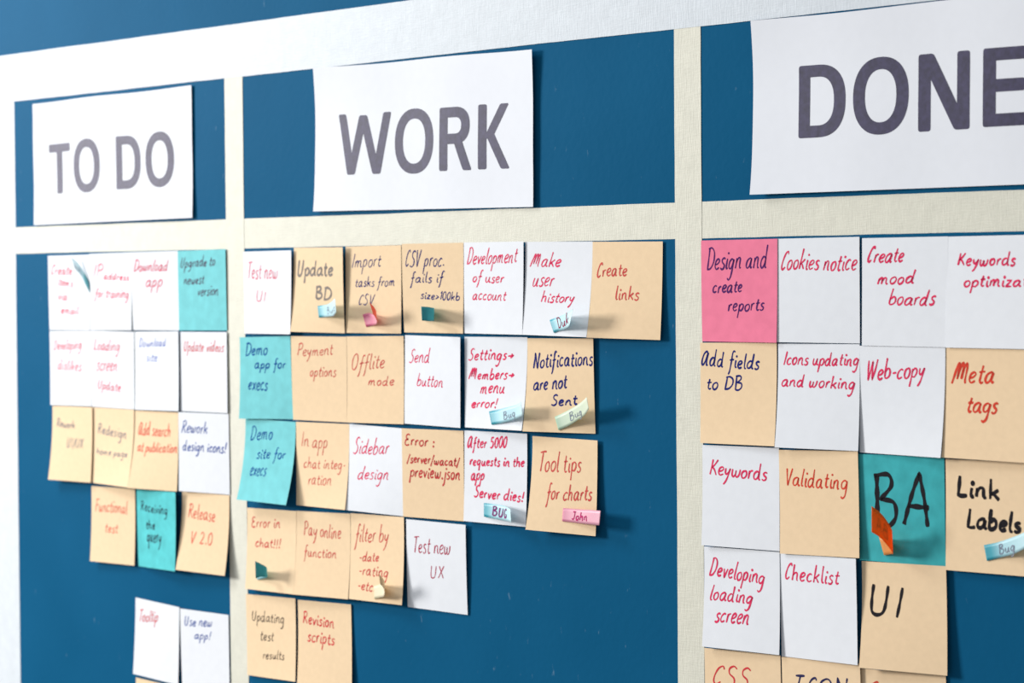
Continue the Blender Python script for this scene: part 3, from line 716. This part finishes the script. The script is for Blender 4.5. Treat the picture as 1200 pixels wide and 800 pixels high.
    'ui': ([-1096.4, -201.6, 0.0335, 74.6, 74.9, 0.3, 1.5, 6.8, 3.7], 'peach', 'done', 'black', 2.7, 0.0,
        [('UI', 5.2, 36.5, 35.7, 37.5, 22.7)],
        'peach note reading "UI" in black marker below the deep teal "BA" note'),
    'css': ([-1248.0, -279.4, 0.0317, 75.7, 76.5, 0.4, 0.7, 4.1, 3.2], 'peach', 'done', 'red', 1.4, 0.15,
        [('CSS', 7.1, 26.6, 44.3, 27.4, 15.1)],
        'peach note reading "CSS" in red at the bottom edge of the picture'),
    'iconnote': ([-1171.5, -277.8, 0.0421, 74.6, 75.9, 0.3, 2.0, 3.9, 5.3], 'peach', 'done', 'navy_grey', 1.7, 0.05,
        [('ιCON', 9.5, 25.0, 63.6, 24.1, 12.2)],
        'peach note reading "ICON" in dark blue at the bottom edge, below "Checklist"'),
    'lastnote': ([-1097.8, -278.1, 0.0451, 74.8, 75.1, 0.3, 0.4, 4.7, 4.2], 'peach', 'done', 'red_orange_deep', 1.4, 0.1,
        [('Copy', 5.0, 20.7, 47.6, 20.7, 13.4)],
        'peach note with a red word cut by the bottom edge, below "UI"'),
    'peek': ([-2007.3, -389.6, -0.0155, 75.3, 74.4, 0.3, 1.5, 0.5, 1.4], 'peach', 'todo', 'black', 1, 0.1,
        [],
        'blank peach note just entering the frame below the "Tooltip" note'),
}
COLN = {'todo': 'sticky notes in the TO DO column', 'work': 'sticky notes in the WORK column', 'done': 'sticky notes in the DONE column'}

def note_surface(g):
    X0, Z0, rot, nw, nh, eTL, eTR, eBL, eBR = g
    c, s = math.cos(rot), math.sin(rot)
    def P(u, v):
        t = u / nw; q = max(0, v / nh)
        e = (eTL + (eBL - eTL) * q * q) * (1 - t) + (eTR + (eBR - eTR) * q * q) * t
        return W(X0 + u * c + v * s, e + .95, Z0 + u * s - v * c)
    return P

for idx, (key, (g, paper, col, ik, pen, slant, lines, label)) in enumerate(NOTES.items()):
    rnd = random.Random(idx * 7 + 3)
    P = note_surface(g)
    org = P(g[3] / 2, 0); org.y = 0
    o = sheet('sticky_note', lambda a, b: P(a * g[3], b * g[4]), 6, 16, PAPER[paper], org)
    tag(o, label, 'sticky note', COLN[col])
    if lines:
        V, F = [], []
        for (t, u0, v0, u1, v1, cap) in lines:
            write(t, u0, v0, u1, v1, cap, pen, slant, P, V, F, rnd)
        link_mesh('handwriting', V, F, ink(ik), parent=o, origin=org)

# ------------------------------------------------------------------ index flags stuck on the notes
# key: (ribs [upper x, lift, z, lower x, lift, z] from the glued end to the free end, colour, label)
FLAGS = {
    'updbd': ([[-1710.3, 3.6, -23.1, -1708.2, 3.9, -33.4], [-1702.2, 4.2, -22.3, -1701.0, 4.3, -32.9], [-1691.3, 7.5, -21.5, -1690.9, 7.5, -32.4], [-1678.4, 12.5, -18.8, -1677.4, 12.5, -31.5], [-1666.7, 18.5, -15.7, -1665.3, 18.5, -28.4]],
        'teal', 'blue tipped sticky flag on the "Update BD" note, end curling outward'),
    'import': ([[-1649.3, 1.7, -30.2, -1644.4, 2.0, -41.1], [-1639.6, 2.4, -29.0, -1635.9, 2.7, -39.9], [-1625.8, 6.7, -30.5, -1624.7, 6.7, -38.3], [-1618.5, 12.7, -25.6, -1617.4, 12.7, -34.4], [-1619.2, 18.7, -19.3, -1614.7, 18.7, -29.2]],
        'pinkflag', 'pink sticky flag curled back over itself on the "Import tasks" note'),
    'csv': ([[-1567.9, 2.0, -24.1, -1567.2, 1.8, -34.9], [-1551.8, 5.5, -24.0, -1551.9, 5.5, -35.1], [-1544.4, 10.5, -24.2, -1545.3, 10.5, -35.0], [-1544.6, 16.5, -23.1, -1544.7, 16.5, -34.9], [-1549.2, 20.5, -22.7, -1548.3, 20.5, -34.5]],
        'darkteal', 'small square looking teal flag standing off the "CSV proc." note'),
    'history': ([[-1410.3, 4.6, -33.3, -1404.1, 6.0, -43.5], [-1404.0, 5.1, -31.6, -1397.7, 6.4, -41.7], [-1395.4, 6.7, -29.8, -1391.1, 8.1, -40.6], [-1381.5, 12.6, -26.9, -1381.6, 12.6, -38.7], [-1367.0, 20.6, -24.0, -1370.9, 20.6, -36.1]],
        'teal', 'blue tipped white sticky flag lettered in maroon on the "Make user history" note'),
    'settings': ([[-1484.3, 3.6, -109.1, -1479.9, 4.8, -119.8], [-1471.7, 4.7, -106.9, -1468.1, 6.2, -118.2], [-1455.5, 8.2, -104.1, -1453.6, 8.2, -115.5], [-1443.1, 11.2, -101.8, -1441.2, 11.2, -112.5], [-1433.2, 15.2, -98.9, -1431.5, 15.2, -109.9]],
        'teal', 'blue tipped sticky flag with grey pencil word on the "Settings" note'),
    'notif': ([[-1405.9, 3.9, -110.5, -1401.0, 4.4, -121.2], [-1394.6, 4.3, -106.6, -1389.7, 4.5, -117.3], [-1379.1, 8.0, -101.5, -1375.4, 8.0, -111.9], [-1367.3, 12.0, -97.3, -1363.6, 12.0, -107.5], [-1357.0, 16.0, -92.8, -1354.7, 16.0, -102.0]],
        'green', 'pale green sticky flag tilted upward on the "Notifications" note'),
    'after': ([[-1492.5, 2.6, -185.1, -1491.8, 3.2, -196.3], [-1481.8, 3.8, -185.0, -1481.2, 4.4, -196.9], [-1464.9, 6.9, -185.1, -1465.0, 6.9, -197.4], [-1455.0, 9.9, -186.0, -1454.6, 9.9, -197.5], [-1449.7, 12.4, -186.9, -1448.8, 12.4, -197.6]],
        'teal', 'blue tipped sticky flag reading "BUG" in purple on the "After 5000 requests" note'),
    'tips': ([[-1396.5, 4.3, -183.0, -1396.5, 5.5, -193.5], [-1386.2, 4.7, -182.8, -1386.1, 5.8, -193.5], [-1374.3, 5.9, -182.5, -1374.4, 6.8, -193.5], [-1360.8, 8.8, -181.9, -1361.9, 8.8, -193.3], [-1346.9, 11.3, -181.4, -1348.6, 11.3, -193.0]],
        'pinkflag2', 'pink sticky flag reading "John" on the "Tool tips" note'),
    'errchat': ([[-1801.8, 4.0, -266.6, -1802.0, 4.9, -275.2], [-1782.0, 9.6, -263.7, -1780.9, 9.6, -271.0], [-1776.0, 13.6, -260.5, -1776.2, 13.6, -269.9], [-1778.3, 18.6, -257.1, -1777.9, 18.6, -269.2], [-1780.7, 22.6, -254.7, -1780.2, 22.6, -270.6]],
        'darkteal', 'small folded teal sticky flag on the "Error in chat!!!" note'),
    'filter': ([[-1633.4, 4.9, -265.9, -1631.5, 6.1, -277.2], [-1623.2, 6.6, -263.4, -1621.9, 7.8, -275.0], [-1609.4, 12.8, -260.1, -1610.1, 12.8, -272.0], [-1606.2, 16.8, -256.6, -1605.2, 16.8, -265.3], [-1607.1, 20.8, -251.9, -1605.5, 20.8, -260.5]],
        'cream', 'cream sticky flag curled upright on the "filter by" note'),
    'items': ([[-2081.3, 1.1, -0.9, -2080.5, 1.2, -11.2], [-2089.3, 2.3, 9.4, -2086.3, 2.4, -2.6], [-2097.6, 3.9, 18.9, -2092.4, 3.9, 6.0], [-2106.9, 5.9, 25.0, -2100.8, 5.9, 13.8]],
        'tealdeep', 'narrow teal sticky flag slanting across the "Create items" note'),
    'ba': ([[-1080.3, 1.1, -183.4, -1075.7, 1.2, -195.9], [-1070.4, 4.9, -182.4, -1067.5, 4.9, -194.1], [-1060.8, 10.9, -177.0, -1060.5, 10.9, -191.9], [-1063.1, 17.9, -166.0, -1064.6, 17.9, -182.1], [-1069.2, 22.9, -159.2, -1069.3, 22.9, -177.3]],
        'orange', 'bright orange sticky flag curled outward on the deep teal "BA" note'),
    'linklabels': ([[-989.0, 3.0, -182.0, -986.2, 3.5, -192.5], [-977.1, 4.0, -179.1, -974.8, 4.4, -189.2], [-964.3, 7.4, -175.0, -962.3, 7.4, -185.7], [-950.5, 12.4, -170.2, -949.2, 12.4, -180.3], [-941.0, 16.4, -165.3, -939.6, 16.4, -174.7]],
        'teal', 'blue tipped sticky flag slanting upward on the "Link Labels" note'),
}
FTEXT = {'updbd': ('Bug', .45, .92, .7, .5, .5, 'pencil', .6), 'history': ('Duk', .28, .80, .85, .35, .75, 'maroon', 1.2),
         'settings': ('Bug', .34, .66, .74, .62, .55, 'pencil', .7), 'notif': ('Bug', .32, .68, .80, .62, .55, 'pencil', .8),
         'after': ('BUG', .26, .66, .82, .74, .58, 'purple', 1.3), 'tips': ('John', .26, .68, .76, .70, .62, 'rose', 1.3),
         'linklabels': ('Bug', .24, .56, .76, .66, .58, 'pencil', 1.0), 'ba': ('BA', .62, .90, .80, .60, .5, 'maroon', 1.0),
         'items': ('Bug', .55, .92, .7, .7, .5, 'pencil', .6)}
def flag_surface(ribs):
    n = len(ribs)
    def P(s, t):     # s 0..1 along, t 0..1 across (0 = upper edge)
        x = min(max(s, 0), 1) * (n - 1); i = min(int(x), n - 2); f = x - i
        q = [ribs[max(0, i - 1)], ribs[i], ribs[i + 1], ribs[min(n - 1, i + 2)]]
        r = [0.5 * (2 * q[1][k] + (q[2][k] - q[0][k]) * f + (2 * q[0][k] - 5 * q[1][k] + 4 * q[2][k] - q[3][k]) * f * f
                    + (3 * q[1][k] - q[0][k] - 3 * q[2][k] + q[3][k]) * f ** 3) for k in range(6)]
        return W(r[0] + (r[3] - r[0]) * t, r[1] + (r[4] - r[1]) * t + .95, r[2] + (r[5] - r[2]) * t)
    return P
for idx, (key, (ribs, colr, label)) in enumerate(FLAGS.items()):
    P = flag_surface(ribs)
    org = P(0, .5)
    nu, nv = 28, 5
    V, F, UV = [], [], []
    def nrm(s, t):
        d = .01
        a = P(min(1, s + d), t) - P(max(0, s - d), t); b = P(s, 1) - P(s, 0)
        n_ = b.cross(a); n_.normalize()
        return n_
    sg = 1 if nrm(.02, .5).y < 0 else -1
    for lay in (0, 1):
        for i in range(nu + 1):
            for j in range(nv + 1):
                s, t = i / nu, j / nv
                V.append(P(s, t) - nrm(s, t) * sg * (0.00009 * lay)); UV.append((s, t))
    N0 = (nu + 1) * (nv + 1)
    ix = lambda i, j: i * (nv + 1) + j
    for i in range(nu):
        for j in range(nv):
            a, b, c, d = ix(i, j), ix(i, j + 1), ix(i + 1, j + 1), ix(i + 1, j)
            F += [(a, b, c, d), (N0 + a, N0 + d, N0 + c, N0 + b)]
    ring = [ix(0, j) for j in range(nv)] + [ix(i, nv) for i in range(nu)] + [ix(nu, j) for j in range(nv, 0, -1)] + [ix(i, 0) for i in range(nu, 0, -1)]
    for k in range(len(ring)):
        a, b = ring[k], ring[(k + 1) % len(ring)]
        F.append((b, a, N0 + a, N0 + b))
    o = link_mesh('index_flag', V, F, FLAGM[colr], origin=org, smooth=True, uvs=UV)
    tag(o, label, 'sticky flag', 'index flags stuck on the notes')
    if key in FTEXT:
        txt, s0, s1, tb0, tb1, capf, ik, pen = FTEXT[key]
        rnd = random.Random(idx)
        mid = [ribs[k] for k in range(len(ribs))]
        L = sum((P((k + 1) / 20, .5) - P(k / 20, .5)).length for k in range(20)) * 1000
        Wd = (P(.1, 1) - P(.1, 0)).length * 1000
        def Q(u, v):
            s, t = u / L, v / Wd
            return P(s, t) + nrm(min(max(s, .01), .99), .5) * sg * 0.0002
        V, F = [], []
        tb = .78
        write(txt, s0 * L, tb * Wd, s1 * L, tb * Wd, capf * Wd, pen, .1, Q, V, F, rnd, lift=0)
        link_mesh('handwriting', V, F, ink(ik), parent=o, origin=org)
